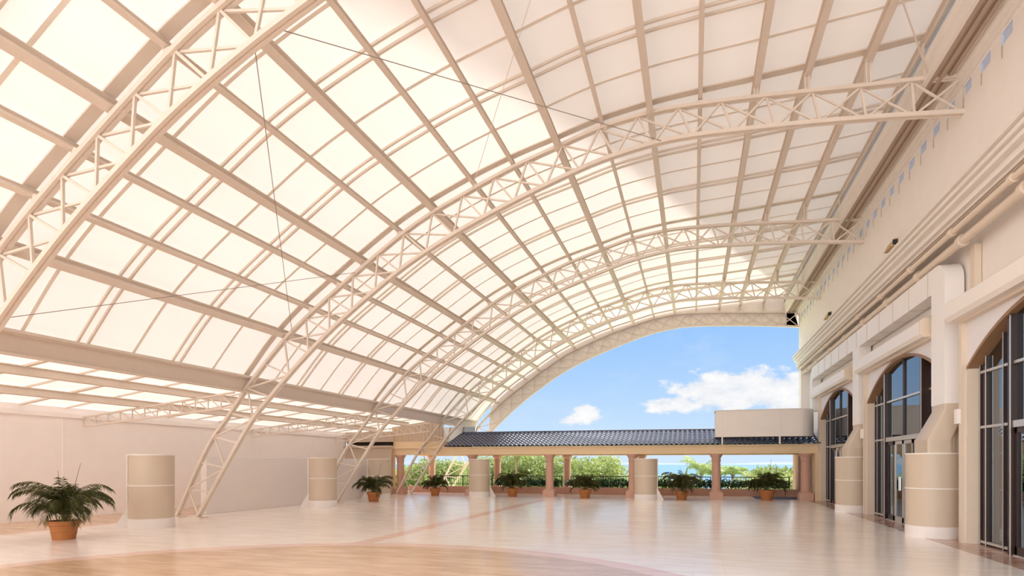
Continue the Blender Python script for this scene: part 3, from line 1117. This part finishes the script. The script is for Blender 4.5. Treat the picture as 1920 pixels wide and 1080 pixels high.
def make_window(idx):
    c = WIN_C[idx]
    which = ('nearest', 'middle', 'far')[idx]
    w = thing('window_%d' % (idx + 1), (FX, c, 0), 'arched %s window with dark bronze mullions in the right wall' % which, 'window', 'arched windows of the right wall', 'structure')
    # spandrel panel above the arch
    n_ = 24
    top = 4.46
    vs, fs = [], []
    for k in range(n_ + 1):
        dy = -HALF + 2 * HALF * k / n_
        for x in (FX, FX + 0.10):
            vs.append((x, c + dy, arc_z(dy)))
            vs.append((x, c + dy, top))
    for k in range(n_):
        a, b = 4 * k, 4 * k + 4
        fs += [(a, b, b + 1, a + 1), (a + 2, a + 3, b + 3, b + 2), (a + 1, b + 1, b + 3, a + 3)]
    MB().add(vs, fs).build('spandrel', 'spandrel', w)
    # brown soffit of the arch
    vs, fs = [], []
    for k in range(n_ + 1):
        dy = -HALF + 2 * HALF * k / n_
        z = arc_z(dy)
        for x, dz in ((FX - 0.02, 0), (GX + 0.04, 0), (GX + 0.04, 0.07), (FX - 0.02, 0.07)):
            vs.append((x, c + dy, z + dz - 0.03))
    for k in range(n_):
        for j in range(4):
            a, b = 4 * k + j, 4 * k + (j + 1) % 4
            fs.append((a, a + 4, b + 4, b))
    MB().add(vs, fs).build('arch_soffit', 'arch', w, smooth=True)
    for s in (-1, 1):
        y0, y1 = sorted((c + s * HALF, c + s * (HALF + 0.13)))
        MB().box((FX - 0.10, y0, 0), (FX + 0.1, y1, 4.46)).build('jamb', 'jamb', w)
        y0, y1 = sorted((c + s * (HALF - 0.04), c + s * HALF))
        MB().box((FX - 0.02, y0, 0), (GX + 0.05, y1, SPRING)).build('reveal', 'jamb', w)
    MB().box((FX - 0.12, c - HALF - 0.15, 4.46), (FX + 0.12, c + HALF + 0.15, 4.58)).build('head_trim', 'jamb', w)
    # side bays
    D = 1.42       # half width of the middle bay
    for s in (-1, 1):
        ys = [HALF - 0.10, HALF - 0.34, HALF - 1.0, D]
        a, b = sorted((c + s * (HALF - 0.34), c + s * (HALF - 0.02)))
        MB().box((GX - 0.02, a, 0), (GX + 0.03, b, arc_z(HALF - 0.02) + 0.02)).build('side_panel', 'bronze', w)
        for dy in ys:
            y = c + s * dy
            z1 = arc_z(dy) - 0.02
            MB().box((GX - 0.05, y - 0.026, 0), (GX + 0.04, y + 0.026, z1)).build('mullion', 'bronze', w)
            MB().box((GX - 0.062, y - 0.024, 0), (GX - 0.05, y - 0.008, z1)).build('mullion_edge', 'alu', w)
        a, b = sorted((c + s * D, c + s * (HALF - 0.06)))
        for z in (0.06, 2.33, 3.42):
            MB().box((GX - 0.045, a, z - 0.025), (GX + 0.03, b, z + 0.025)).build('rail', 'alu', w)
        poly = [(c + s * D, 0.02)] + [(c + s * (D + (HALF - 0.05 - D) * k / 8), arc_z(D + (HALF - 0.05 - D) * k / 8) - 0.01) for k in range(9)] + [(c + s * (HALF - 0.05), 0.02)]
        MB().prism(poly, 'x', GX, GX + 0.012).build('pane', 'glass', w)
    # projecting middle bay
    PX = 5.30
    for s in (-1, 1):
        y = c + s * D
        MB().box((PX, y - 0.06, 0), (GX + 0.02, y + 0.06, arc_z(D) - 0.02)).build('portal_side', 'bronze', w)
        MB().box((PX - 0.012, y - 0.05, 0), (PX, y - 0.025, arc_z(D) - 0.04)).build('portal_edge', 'alu', w)
    for dy in (0.0,):
        MB().box((PX + 0.05, c + dy - 0.03, 2.34), (PX + 0.13, c + dy + 0.03, arc_z(dy) - 0.02)).build('mullion', 'bronze', w)
    for z in (3.38,):
        MB().box((PX + 0.04, c - D, z - 0.025), (PX + 0.12, c + D, z + 0.025)).build('rail', 'alu', w)
    MB().box((PX + 0.02, c - D, 2.24), (PX + 0.14, c + D, 2.36)).build('transom', 'alu', w)
    poly = [(c - D, 2.34)] + [(c - D + 2 * D * k / 12, arc_z(-D + 2 * D * k / 12) - 0.01) for k in range(13)] + [(c + D, 2.34)]
    MB().prism(poly, 'x', PX + 0.09, PX + 0.102).build('pane', 'glass', w)
    # doors
    d = thing('door_%d' % (idx + 1), (PX, c, 0), 'pair of glazed entrance doors in the %s arched window' % which, 'door', 'glazed entrance doors of the right wall', 'structure')
    for s in (-1, 1):
        for (y0, y1) in ((0.01, 0.70), (0.74, D - 0.07)):
            a, b = sorted((c + s * y0, c + s * y1))
            m = MB()
            m.box((PX + 0.05, a, 0.02), (PX + 0.11, a + 0.06, 2.23)).box((PX + 0.05, b - 0.06, 0.02), (PX + 0.11, b, 2.23))
            m.box((PX + 0.05, a, 0.02), (PX + 0.11, b, 0.16)).box((PX + 0.05, a, 2.14), (PX + 0.11, b, 2.23))
            leaf = m.build('leaf', 'bronze' if y0 > 0.5 else 'alu', d)
            MB().box((PX + 0.075, a + 0.05, 0.15), (PX + 0.087, b - 0.05, 2.15)).build('pane', 'glass', leaf)
        hy = c + s * 0.06
        MB().tube([(PX - 0.02, hy, 0.9), (PX - 0.02, hy, 1.25)], 0.016, 8).build('handle', 'handle', d)
    MB().box((PX + 0.02, c - D, 0), (PX + 0.16, c + D, 0.02)).build('threshold', 'alu', d)


for i in range(3):
    make_window(i)

# roller-shutter housings above the windows
for i, (y0, y1) in enumerate(((8.4, 14.12), (15.5, 21.25), (22.45, 28.7))):
    which = ('nearest', 'middle', 'far')[i]
    root = thing('shutter_box', (5.15, (y0 + y1) / 2, 4.5), 'long white roller shutter box above the %s arched window' % which, 'shutter box', 'roller shutter boxes over the windows')
    MB().prism([(4.96, 4.60), (5.02, 4.52), (5.30, 4.52), (5.30, 4.93), (5.02, 4.93), (4.96, 4.88)], 'y', y0, y1).build('housing', 'box', root)
    MB().prism([(4.955, 4.60), (5.02, 4.51), (5.3, 4.51), (5.3, 4.94), (5.02, 4.94), (4.955, 4.88)], 'y', y0 - 0.03, y0).build('end_cap', 'jamb', root)
    for k in range(4):
        yb = y0 + 0.6 + (y1 - y0 - 1.2) * k / 3
        MB().bar((5.10, yb, 4.93), (5.53, yb, 5.20), 0.04, 0.03).bar((5.5, yb, 4.93), (5.5, yb, 5.22), 0.04, 0.03).build('bracket', 'steel', root)
for yy, lab in ((14.02, 'small white control box on the jamb beside the nearest drum'), (21.03, 'small white control box on the jamb beside the far drum')):
    o = MB().box((5.12, yy - 0.07, 2.42), (5.20, yy + 0.07, 2.72)).build('control_box', 'box', bevel=0.006)
    tag(o, lab, 'control box', 'control boxes by the windows')

# ------------------------------------------------------------------ low white walls on the left
o = MB().box((-14.95, 14.6, 0), (-14.72, 25.6, 1.84)).build('low_wall', 'lowwall', bevel=0.01)
tag(o, 'long low white wall running behind the drums', 'low wall')

# ------------------------------------------------------------------ colonnade
def cy(x):
    return 28.05 + 0.045 * x


COL_X = [-14.75, -10.75, -6.75, -2.75, 1.0, 4.72]
colon = thing('colonnade_roof', (-5, cy(-5), 0), 'long low canopy roof of glazed dark blue tiles over the colonnade', 'roof')
X0, X1 = -15.6, 5.25


def slab(x0, x1, dy0, dy1, z0, z1):
    m = MB()
    vs = []
    for z in (z0, z1):
        for x, dy in ((x0, dy0), (x1, dy0), (x1, dy1), (x0, dy1)):
            vs.append((x, cy(x) + dy, z))
    return m.add(vs, [(0, 3, 2, 1), (4, 5, 6, 7), (0, 1, 5, 4), (1, 2, 6, 5), (2, 3, 7, 6), (3, 0, 4, 7)])


slab(X0, X1, -0.22, 0.22, 2.07, 2.40).build('front_beam', 'beam', colon)
slab(X0, X1, 3.5, 3.85, 2.07, 2.40).build('back_beam', 'beam', colon)
slab(X0, X1, 0.22, 3.5, 2.22, 2.30).build('soffit', 'corrugated', colon)
slab(X0, X1, -0.34, 4.0, 2.40, 2.47).build('cornice', 'beam', colon)
slab(X0, -12.15, -0.26, 0.24, 2.47, 2.76).build('parapet', 'beam', colon)
# tiles
def tiles(x0, x1, dy0, z0, dy1, z1, rows=8, pitch=0.225):
    vs, fs = [], []
    n_ = int((x1 - x0) / pitch * 8)
    for r in range(rows):
        t0, t1 = r / rows, (r + 1.12) / rows
        base = len(vs)
        for (t, lift, thick) in ((t0, 0.0, 0.0), (t0, 0.045, 0.0), (t1, 0.0, 0.0)):
            for k in range(n_ + 1):
                x = x0 + (x1 - x0) * k / n_
                ph = 2 * math.pi * (x - x0) / pitch
                wv = 0.075 * abs(math.sin(ph / 2)) - 0.03
                dy = dy0 + (dy1 - dy0) * t
                z = z0 + (z1 - z0) * t + wv + lift
                xx = x
                vs.append((xx, cy(x) + dy, z))
        w_ = n_ + 1
        for j in range(2):
            for k in range(n_):
                a = base + j * w_ + k
                fs.append((a, a + 1, a + 1 + w_, a + w_))
    return MB().add(vs, fs)


tiles(-12.1, X1, -0.48, 2.50, 1.75, 3.24).build('tile_slope', 'tile', colon, smooth=True)
tiles(-12.1, X1, 4.05, 2.50, 1.75, 3.24).build('tile_slope', 'tile', colon, smooth=True)
m = MB()
xs = [-12.0 + (X1 + 12.0) * k / 60 for k in range(61)]
m.tube([(x, cy(x) + 1.75, 3.27) for x in xs], 0.07, 10).build('ridge_tile', 'tile', colon, smooth=True)
m = MB()
m.add([(-12.1, cy(-12.1) - 0.4, 2.47), (-12.1, cy(-12.1) + 1.75, 3.22), (-12.1, cy(-12.1) + 4.0, 2.47)], [(0, 1, 2)])
m.build('gable_end', 'beam', colon)


def make_column(x, y, label, grp):
    root = thing('column', (x, y, 0), label, 'column', grp)
    m = MB().loft([rrect(x - 0.29, x + 0.29, y - 0.29, y + 0.29, 0.02, 0, 3), rrect(x - 0.29, x + 0.29, y - 0.29, y + 0.29, 0.02, 0.30, 3),
                   rrect(x - 0.21, x + 0.21, y - 0.21, y + 0.21, 0.1, 0.38, 3)])
    m.build('base', 'column', root)
    MB().lathe((x, y, 0), [(0.20, 0.38), (0.205, 0.42), (0.19, 0.46), (0.192, 1.0), (0.18, 1.72)], 24).build('shaft', 'column', root, smooth=True)
    MB().lathe((x, y, 0), [(0.18, 1.72), (0.205, 1.74), (0.205, 1.77), (0.185, 1.79), (0.2, 1.88), (0.25, 1.97), (0.28, 2.0), (0.28, 2.07)], 24).build('capital', 'column', root, smooth=True)
    return root


CL = ['pink front column at the left end, behind the fourth truss foot', 'pink front column mostly hidden behind a cream drum', 'pink front column just left of centre, potted palms on both sides',
      'pink front column touching the right-hand freestanding drum', 'pink front column standing alone before the sea view', 'pink front column at the right end beside the far window']
BL = ['pink rear column behind the fourth truss leg', 'pink rear column right of the drum in front of the railing', 'pink rear column behind the hedge, left of centre', 'pink rear column hidden behind the right-hand freestanding drum',
      'pink rear column peeping out behind the lone front column', 'pink rear column beside the rear corner pier']
c0 = make_column(COL_X[0], cy(COL_X[0]), CL[0], 'front columns of the colonnade')
for k in range(1, 6):
    dup(c0, (COL_X[k], cy(COL_X[k]), 0), label=CL[k])
for k in range(5):
    dup(c0, (COL_X[k] + 0.1, cy(COL_X[k]) + 3.65, 0), label=BL[k], group='rear columns of the colonnade')
m = slab(4.85, 5.09, 2.6, 4.2, 0, 2.07)
tag(m.build('corner_pier', 'planter'), 'square rear pier at the right end of the colonnade', 'pier')
m = slab(-15.7, -15.15, -0.2, 0.2, 0, 2.07)
tag(m.build('corner_pier', 'beam'), 'yellow square pier at the left end of the colonnade', 'pier')
m = slab(5.05, 5.5, -0.4, 0.4, 0, 2.07)
tag(m.build('corner_pier', 'beam'), 'yellow pier between the right end column and the far window', 'pier')

# planter wall, hedges and railings per bay
pl = thing('planter', (-5, cy(-5) + 2.9, 0), 'long low pinkish brown planter between the rear columns', 'planter')
slab(X0, 4.83, 2.55, 2.72, 0, 0.36).build('front_wall', 'planter', pl)
tag(slab(X0, 4.83, 2.72, 3.3, 0, 0.30).build('soil', 'soil', pl), kind='stuff')


def leaf_cloud(mb, rnd, c, r, n, size):
    for _ in range(n):
        while True:
            p = Vector((rnd.uniform(-1, 1), rnd.uniform(-1, 1), rnd.uniform(-1, 1)))
            if 0.25 < p.length < 1:
                break
        p = Vector((c[0] + p.x * r[0], c[1] + p.y * r[1], c[2] + p.z * r[2]))
        d = Vector((rnd.uniform(-1, 1), rnd.uniform(-1, 1), rnd.uniform(-0.4, 1))).normalized()
        s = d.cross(Vector((rnd.uniform(-1, 1), rnd.uniform(-1, 1), rnd.uniform(-1, 1)))).normalized()
        L_ = size * rnd.uniform(0.6, 1.3)
        mb.add([p, p + d * L_ * 0.5 + s * L_ * 0.3, p + d * L_, p + d * L_ * 0.5 - s * L_ * 0.3], [(0, 1, 2, 3)])


rnd = random.Random(4)
HL = {1: 'low dark green hedge in the planter, second bay from the left', 2: 'low dark green hedge in the planter, behind the two centre palms', 3: 'low dark green hedge in the planter, right of the right-hand drum',
      4: 'low dark green hedge in the planter, rightmost bay before the sea'}
RL = ['black iron railing in the leftmost bay without a hedge', 'black iron railing behind the second hedge bay', 'black iron railing across the centre bay', 'black iron railing in the bay with the sea and palms',
      'black iron railing in the rightmost bay']
for k in range(5):
    xa, xb = COL_X[k] + 0.35, COL_X[k + 1] - 0.15
    if k:
        root = thing('hedge', ((xa + xb) / 2, cy(xa) + 3.0, 0.3), HL[k], 'hedge', 'hedges in the planter')
        m = MB()
        x = xa
        st = MB()
        while x < xb:
            leaf_cloud(m, rnd, (x, cy(x) + 3.0, 0.57), (0.22, 0.24, 0.26 * rnd.uniform(0.7, 1.1)), 110, 0.11)
            st.tube([(x, cy(x) + 3.0, 0.28), (x + 0.02, cy(x) + 3.0, 0.6)], 0.012, 5)
            x += 0.17
        m.build('foliage', 'hedge', root)
        st.build('stem', 'bark', root)
    root = thing('railing', ((xa + xb) / 2, cy(xa) + 3.55, 0), RL[k], 'railing', 'iron railings between the rear columns')
    ya, yb = cy(xa) + 3.45, cy(xb) + 3.45
    MB().bar((xa, ya, 0.93), (xb, yb, 0.93), 0.05, 0.04).build('top_rail', 'iron', root)
    MB().bar((xa, ya, 0.46), (xb, yb, 0.46), 0.035, 0.03).build('bottom_rail', 'iron', root)
    for f in (0, 0.5, 1):
        x = xa + (xb - xa) * f
        MB().box((x - 0.025, cy(x) + 3.43, 0), (x + 0.025, cy(x) + 3.47, 0.93)).build('post', 'iron', root)
    nb_ = int((xb - xa) / 0.13)
    for j in range(1, nb_):
        x = xa + (xb - xa) * j / nb_
        MB().box((x - 0.008, cy(x) + 3.443, 0.46), (x + 0.008, cy(x) + 3.457, 0.93)).build('baluster', 'iron', root)

o = MB().box((2.75, 28.6, 0), (4.9, 30.6, 0.012)).build('floor_finish', 'mat')  # thin navy slab lying flat on the floor
tag(o, 'flat navy patch behind the rightmost potted palm', 'mat')

# roof plenum of the third wall drum, above the tiles
root = thing('roof_plenum', (3.2, 27.6, 2.5), 'big cream box with a rounded right end above the tiled roof', 'air duct box')
ring = []
poly = [(0.95, 27.25), (4.35, 27.25)]
for k in range(1, 9):
    t = math.radians(-90 + 90 * k / 8)
    poly.append((4.35 + 0.62 * math.cos(t), 27.87 + 0.62 * math.sin(t)))
poly += [(4.97, 28.5), (0.95, 28.5)]
MB().prism(poly, 'z', 2.80, 3.96).build('casing', 'stucco', root)
MB().box((0.92, 27.22, 3.96), (4.6, 28.5, 3.985)).build('lid', 'trimwhite', root)
for x in (1.22, 3.56):
    MB().box((x - 0.03, 27.235, 2.47), (x + 0.03, 27.30, 2.85)).build('leg', 'trimwhite', root)
    MB().box((x - 0.015, 27.24, 2.80), (x + 0.015, 27.26, 3.96)).build('seam', 'trimwhite', root)

# sheets closing the gap between the side roof and the colonnade
m = MB().box((-17.8, 27.35, 3.0), (-12.6, 27.4, 3.95))
m2 = MB()
n_ = 60
vs = []
for k in range(n_ + 1):
    x = -15.4 + 3.0 * k / n_
    d = 0.02 * (1 if k % 4 < 2 else -1)
    vs += [(x, 27.62 + d, 2.55), (x, 27.62 + d, side_z(x) - 0.02), (x, 27.66 + d, side_z(x) - 0.02), (x, 27.66 + d, 2.55)]
fs = []
for k in range(n_):
    for j in range(4):
        a, b = 4 * k + j, 4 * k + (j + 1) % 4
        fs.append((a, a + 4, b + 4, b))
tag(m2.add(vs, fs).build('gable_sheet', 'corrugated'), 'beige corrugated sheet closing the end of the side roof', 'sheet')
m = MB()
m.box((-14.6, 29.6, 2.75), (-11.4, 29.64, 3.64))
root = thing('glazed_screen', (-12.6, 29.6, 2.7), 'blue-grey glazed screen beside the left end of the tiled roof', 'screen')
m.build('sheet', 'bluesheet', root)
for x in (-13.85, -13.05, -12.25, -11.45):
    MB().bar((x, 29.57, 2.75), (x + 0.2, 29.57, 3.64), 0.03, 0.04).build('glazing_bar', 'cable', root)

# ------------------------------------------------------------------ palms in pots
def frond_mb(L_, droop, nleaf, ll, rnd, stem_r=0.008, a0=(52, 82), hang=0.35):
    """frond growing along +X from the origin, arching down"""
    st, lf = MB(), MB()
    pts = []
    ang = math.radians(rnd.uniform(*a0))
    p = Vector((0, 0, 0))
    K = 18
    tw = rnd.uniform(-0.5, 0.5)
    for k in range(K + 1):
        pts.append(p.copy())
        a = ang - droop * (k / K) ** 1.6
        p = p + Vector((math.cos(a), tw * 0.3 * k / K, math.sin(a))) * (L_ / K)
    st.tube(pts, stem_r, 5, stem_r * 0.3)
    for k in range(nleaf):
        t = 0.24 + 0.76 * k / nleaf
        i = min(K - 1, int(t * K))
        q = pts[i].lerp(pts[i + 1], t * K - i)
        d = (pts[i + 1] - pts[i]).normalized()
        env = math.sin(math.pi * min(1, (t - 0.15) / 0.9)) ** 0.6
        for s in (-1, 1):
            dd = (d * 0.8 + Vector((0, s * 0.75, 0)) + Vector((0, 0, -hang * rnd.uniform(0.6, 1.4)))).normalized()
            l = ll * (0.3 + 0.7 * env) * rnd.uniform(0.8, 1.12)
            w = d * (0.010 * ll / 0.26)
            mid = q + dd * l * 0.5
            end = q + dd * l + Vector((0, 0, -0.30 * l))
            lf.add([q - w * 0.4, mid - w, end, mid + w, q + w * 0.4], [(0, 1, 2, 3, 4)])
    return st, lf


def make_palm(x, y, seed, label, nf=24, L_=1.1, group='potted palms'):
    rnd = random.Random(seed)
    root = thing('potted_palm', (x, y, 0), label, 'potted palm', group)
    MB().lathe((x, y, 0), [(0.20, 0.0), (0.215, 0.05), (0.21, 0.06), (0.235, 0.16), (0.228, 0.17), (0.258, 0.29), (0.262, 0.30), (0.295, 0.31), (0.30, 0.40), (0.27, 0.40), (0.262, 0.34)], 32).build('pot', 'terracotta', root, smooth=True)
    MB().lathe((x, y, 0), [(0.262, 0.33), (0.2, 0.35), (0.05, 0.36)], 24).build('soil', 'soil', root)
    for k in range(nf):
        az = 2 * math.pi * (k * 0.381966) + rnd.uniform(-0.2, 0.2)
        lay = k % 4
        l = L_ * (1.45, 1.25, 1.05, 0.95)[lay] * rnd.uniform(0.85, 1.1)
        droop = (rnd.uniform(2.0, 2.9), rnd.uniform(2.2, 3.1), rnd.uniform(1.9, 3.0), rnd.uniform(0.5, 1.3))[lay]
        st, lf = frond_mb(l, droop, 34, 0.25, rnd, 0.008, ((70, 88), (60, 84), (50, 85), (76, 94))[lay], 0.4)
        rx, ry = x + rnd.uniform(-0.1, 0.1), y + rnd.uniform(-0.1, 0.1)
        mat = Matrix.Translation((rx, ry, 0.34)) @ Matrix.Rotation(az, 4, 'Z')
        st.v = [tuple(mat @ Vector(v)) for v in st.v]
        lf.v = [tuple(mat @ Vector(v)) for v in lf.v]
        f = lf.build('frond', 'frond', root)
        st.build('midrib', 'stem', f)
    for (az, l) in ((2.6, 1.12), (0.9, 1.28)):
        rx = x + 0.05 * math.cos(az)
        e = (rx + 0.3 * math.cos(az) * l, y + 0.2 * math.sin(az), 0.34 + l)
        MB().tube([(rx, y, 0.34), e], 0.010, 5, 0.004).build('spear', 'stem', root)
    return root


pa = make_palm(-12.78, 8.9, 11, 'large potted palm in the left foreground, near the wall', 40, 1.0)
pb = make_palm(-13.05, 21.85, 23, 'potted palm in front of the low wall end and left column', 32, 0.85)
for (x, y, rz, s, src, lab) in ((-12.45, 26.75, 1.1, 0.92, pb, 'potted palm beside the fourth truss foot, left bay'),
                                (-8.5, 27.2, 2.3, 1.0, pa, 'potted palm right of the drum, left of the centre-left column'),
                                (-4.85, 26.95, 4.0, 1.0, pb, 'potted palm between the two centre front columns'),
                                (-0.5, 27.05, 5.2, 1.0, pa, 'potted palm right of the right-hand freestanding drum'),
                                (3.1, 27.75, 0.4, 1.12, pb, 'potted palm before the navy floor patch, furthest right')):
    dup(src, (x, y, 0), rz, lab, scale=(s, s, s))

# ------------------------------------------------------------------ outdoors
o = MB().box((-120, 31.6, -3.4), (140, 95, -3.0)).build('ground', 'land')
tag(o, 'sandy garden ground below the terrace', 'ground', kind='structure')
o = MB().box((-6000, 95, -6.2), (6000, 9000, -6.0)).build('sea', 'sea')
tag(o, 'calm blue sea up to the horizon', 'sea', kind='structure')
m = MB()
rnd = random.Random(9)
xs = [-5200 + 160 * k for k in range(66)]
vs, fs = [], []
for k, x in enumerate(xs):
    h = 14 + 8 * math.sin(k * 0.7) + 6 * math.sin(k * 0.31 + 1) + (35 if x < -1600 else 0)
    vs += [(x, 7000, -8), (x, 7400, h), (x, 8200, -8)]
for k in range(len(xs) - 1):
    fs += [(3 * k, 3 * k + 3, 3 * k + 4, 3 * k + 1), (3 * k + 1, 3 * k + 4, 3 * k + 5, 3 * k + 2)]
tag(m.add(vs, fs).build('hills', 'hill'), 'faint hazy coast hills on the sea horizon', 'hills', kind='structure')


def make_tree(x, y, z0, z1, w, seed, mat, label, grp):
    rnd = random.Random(seed)
    root = thing('garden_tree', (x, y, z0), label, 'tree', grp)
    MB().tube([(x, y, z0), (x + 0.1, y, z0 + (z1 - z0) * 0.35), (x - 0.1, y, z0 + (z1 - z0) * 0.7)], 0.2, 8, 0.08).build('trunk', 'bark', root)
    m = MB()
    h = z1 - z0
    for _ in range(34):
        a = rnd.uniform(0, 6.283)
        rr = math.sqrt(rnd.random()) * w * 0.40
        zz = z0 + h * rnd.uniform(0.42, 0.9) - (rr / (w * 0.5)) ** 2 * h * 0.25
        leaf_cloud(m, rnd, (x + rr * math.cos(a), y + rr * math.sin(a), zz), (w * 0.17, w * 0.17, h * 0.11), 170, 0.30)
    m.build('crown', mat, root)
    return root


def make_garden_palm(x, y, z0, z1, seed, label, L_=2.2):
    rnd = random.Random(seed)
    root = thing('garden_palm', (x, y, z0), label, 'palm tree', 'palms beyond the railing')
    MB().tube([(x, y, z0), (x + 0.15, y, z1 - 0.8)], 0.16, 8, 0.10).build('trunk', 'bark', root)
    for k in range(16):
        st, lf = frond_mb(L_ * rnd.uniform(0.8, 1.1), rnd.uniform(1.2, 2.4), 26, 0.6, rnd, 0.025)
        mat = Matrix.Translation((x + 0.15, y, z1 - 0.8)) @ Matrix.Rotation(k * 2.4, 4, 'Z')
        lf.v = [tuple(mat @ Vector(v)) for v in lf.v]
        st.v = [tuple(mat @ Vector(v)) for v in st.v]
        lf.v = [(a, b, c) for a, b, c in lf.v]
        f = lf.build('frond', 'palmout', root)
        st.build('midrib', 'stem', f)
    return root


for (x, z, Y, w, mat, sd, lab) in ((-30.67, 1.84, 60, 6, 'tree2', 1, 'small lime green tree seen through the leftmost bay'),
                                       (-27.06, 2.54, 58, 7, 'tree', 2, 'leafy tree behind the fourth truss leg, beyond the railing'),
                                       (-27.41, 2.24, 64, 7, 'tree2', 3, 'pale leafy tree behind the last truss leg'),
                                       (-16.76, 2.72, 48, 7, 'tree', 4, 'tall bushy tree right of the hidden second column'),
                                       (-14.73, 3.09, 52, 8, 'tree', 5, 'tall bushy tree behind the centre-left column'),
                                       (-10.04, 3.1, 50, 9, 'tree', 6, 'broad bushy tree filling the centre bay'),
                                       (-7.57, 2.39, 54, 7, 'tree2', 7, 'lower lime tree at the right of the centre bay'),
                                       (6.1, 1.7, 52, 5.2, 'tree', 8, 'round tree against the sea in the rightmost bay')):
    make_tree(x, Y, -3.0, z, w, sd, mat, lab, 'trees beyond the railing')
for (x, z, Y, sd, lab, L_) in ((-14.18, 2.58, 46, 31, 'feathery palm tree behind the palm pot left of centre', 2.6), (0.39, 1.52, 46, 32, 'short palm tree against the sea, left of the lone column', 2.0),
                                   (1.4, 1.18, 48, 33, 'low palm tree just left of the lone front column', 1.7), (2.71, 1.36, 47, 34, 'small palm tree against the sea, right of the lone column', 1.5)):
    make_garden_palm(x, Y, -3.0, z, sd, lab, L_)
rnd = random.Random(77)
for k, (x, z, Y, w) in enumerate(((-1.87, 0.89, 44, 3), (-0.57, 0.96, 45, 3), (3.6, 0.85, 44, 3), (6.49, 0.92, 45, 3))):
    root = thing('garden_shrub', (x, Y, -3.0), ['round shrub just right of the right-hand drum, beyond the railing', 'round shrub left of the short sea palm, beyond the railing', 'round shrub right of the small sea palm, beyond the railing',
                                                'round shrub next to the rear corner pier, beyond the railing'][k], 'shrub', 'shrubs beyond the railing')
    m = MB()
    leaf_cloud(m, rnd, (x, Y, (z - 3) / 2), (w * 0.6, w * 0.5, (z + 3) / 2), 1500, 0.28)
    m.build('foliage', 'tree2', root)
    MB().tube([(x, Y, -3), (x, Y, z - 1)], 0.06, 6).build('stem', 'bark', root)
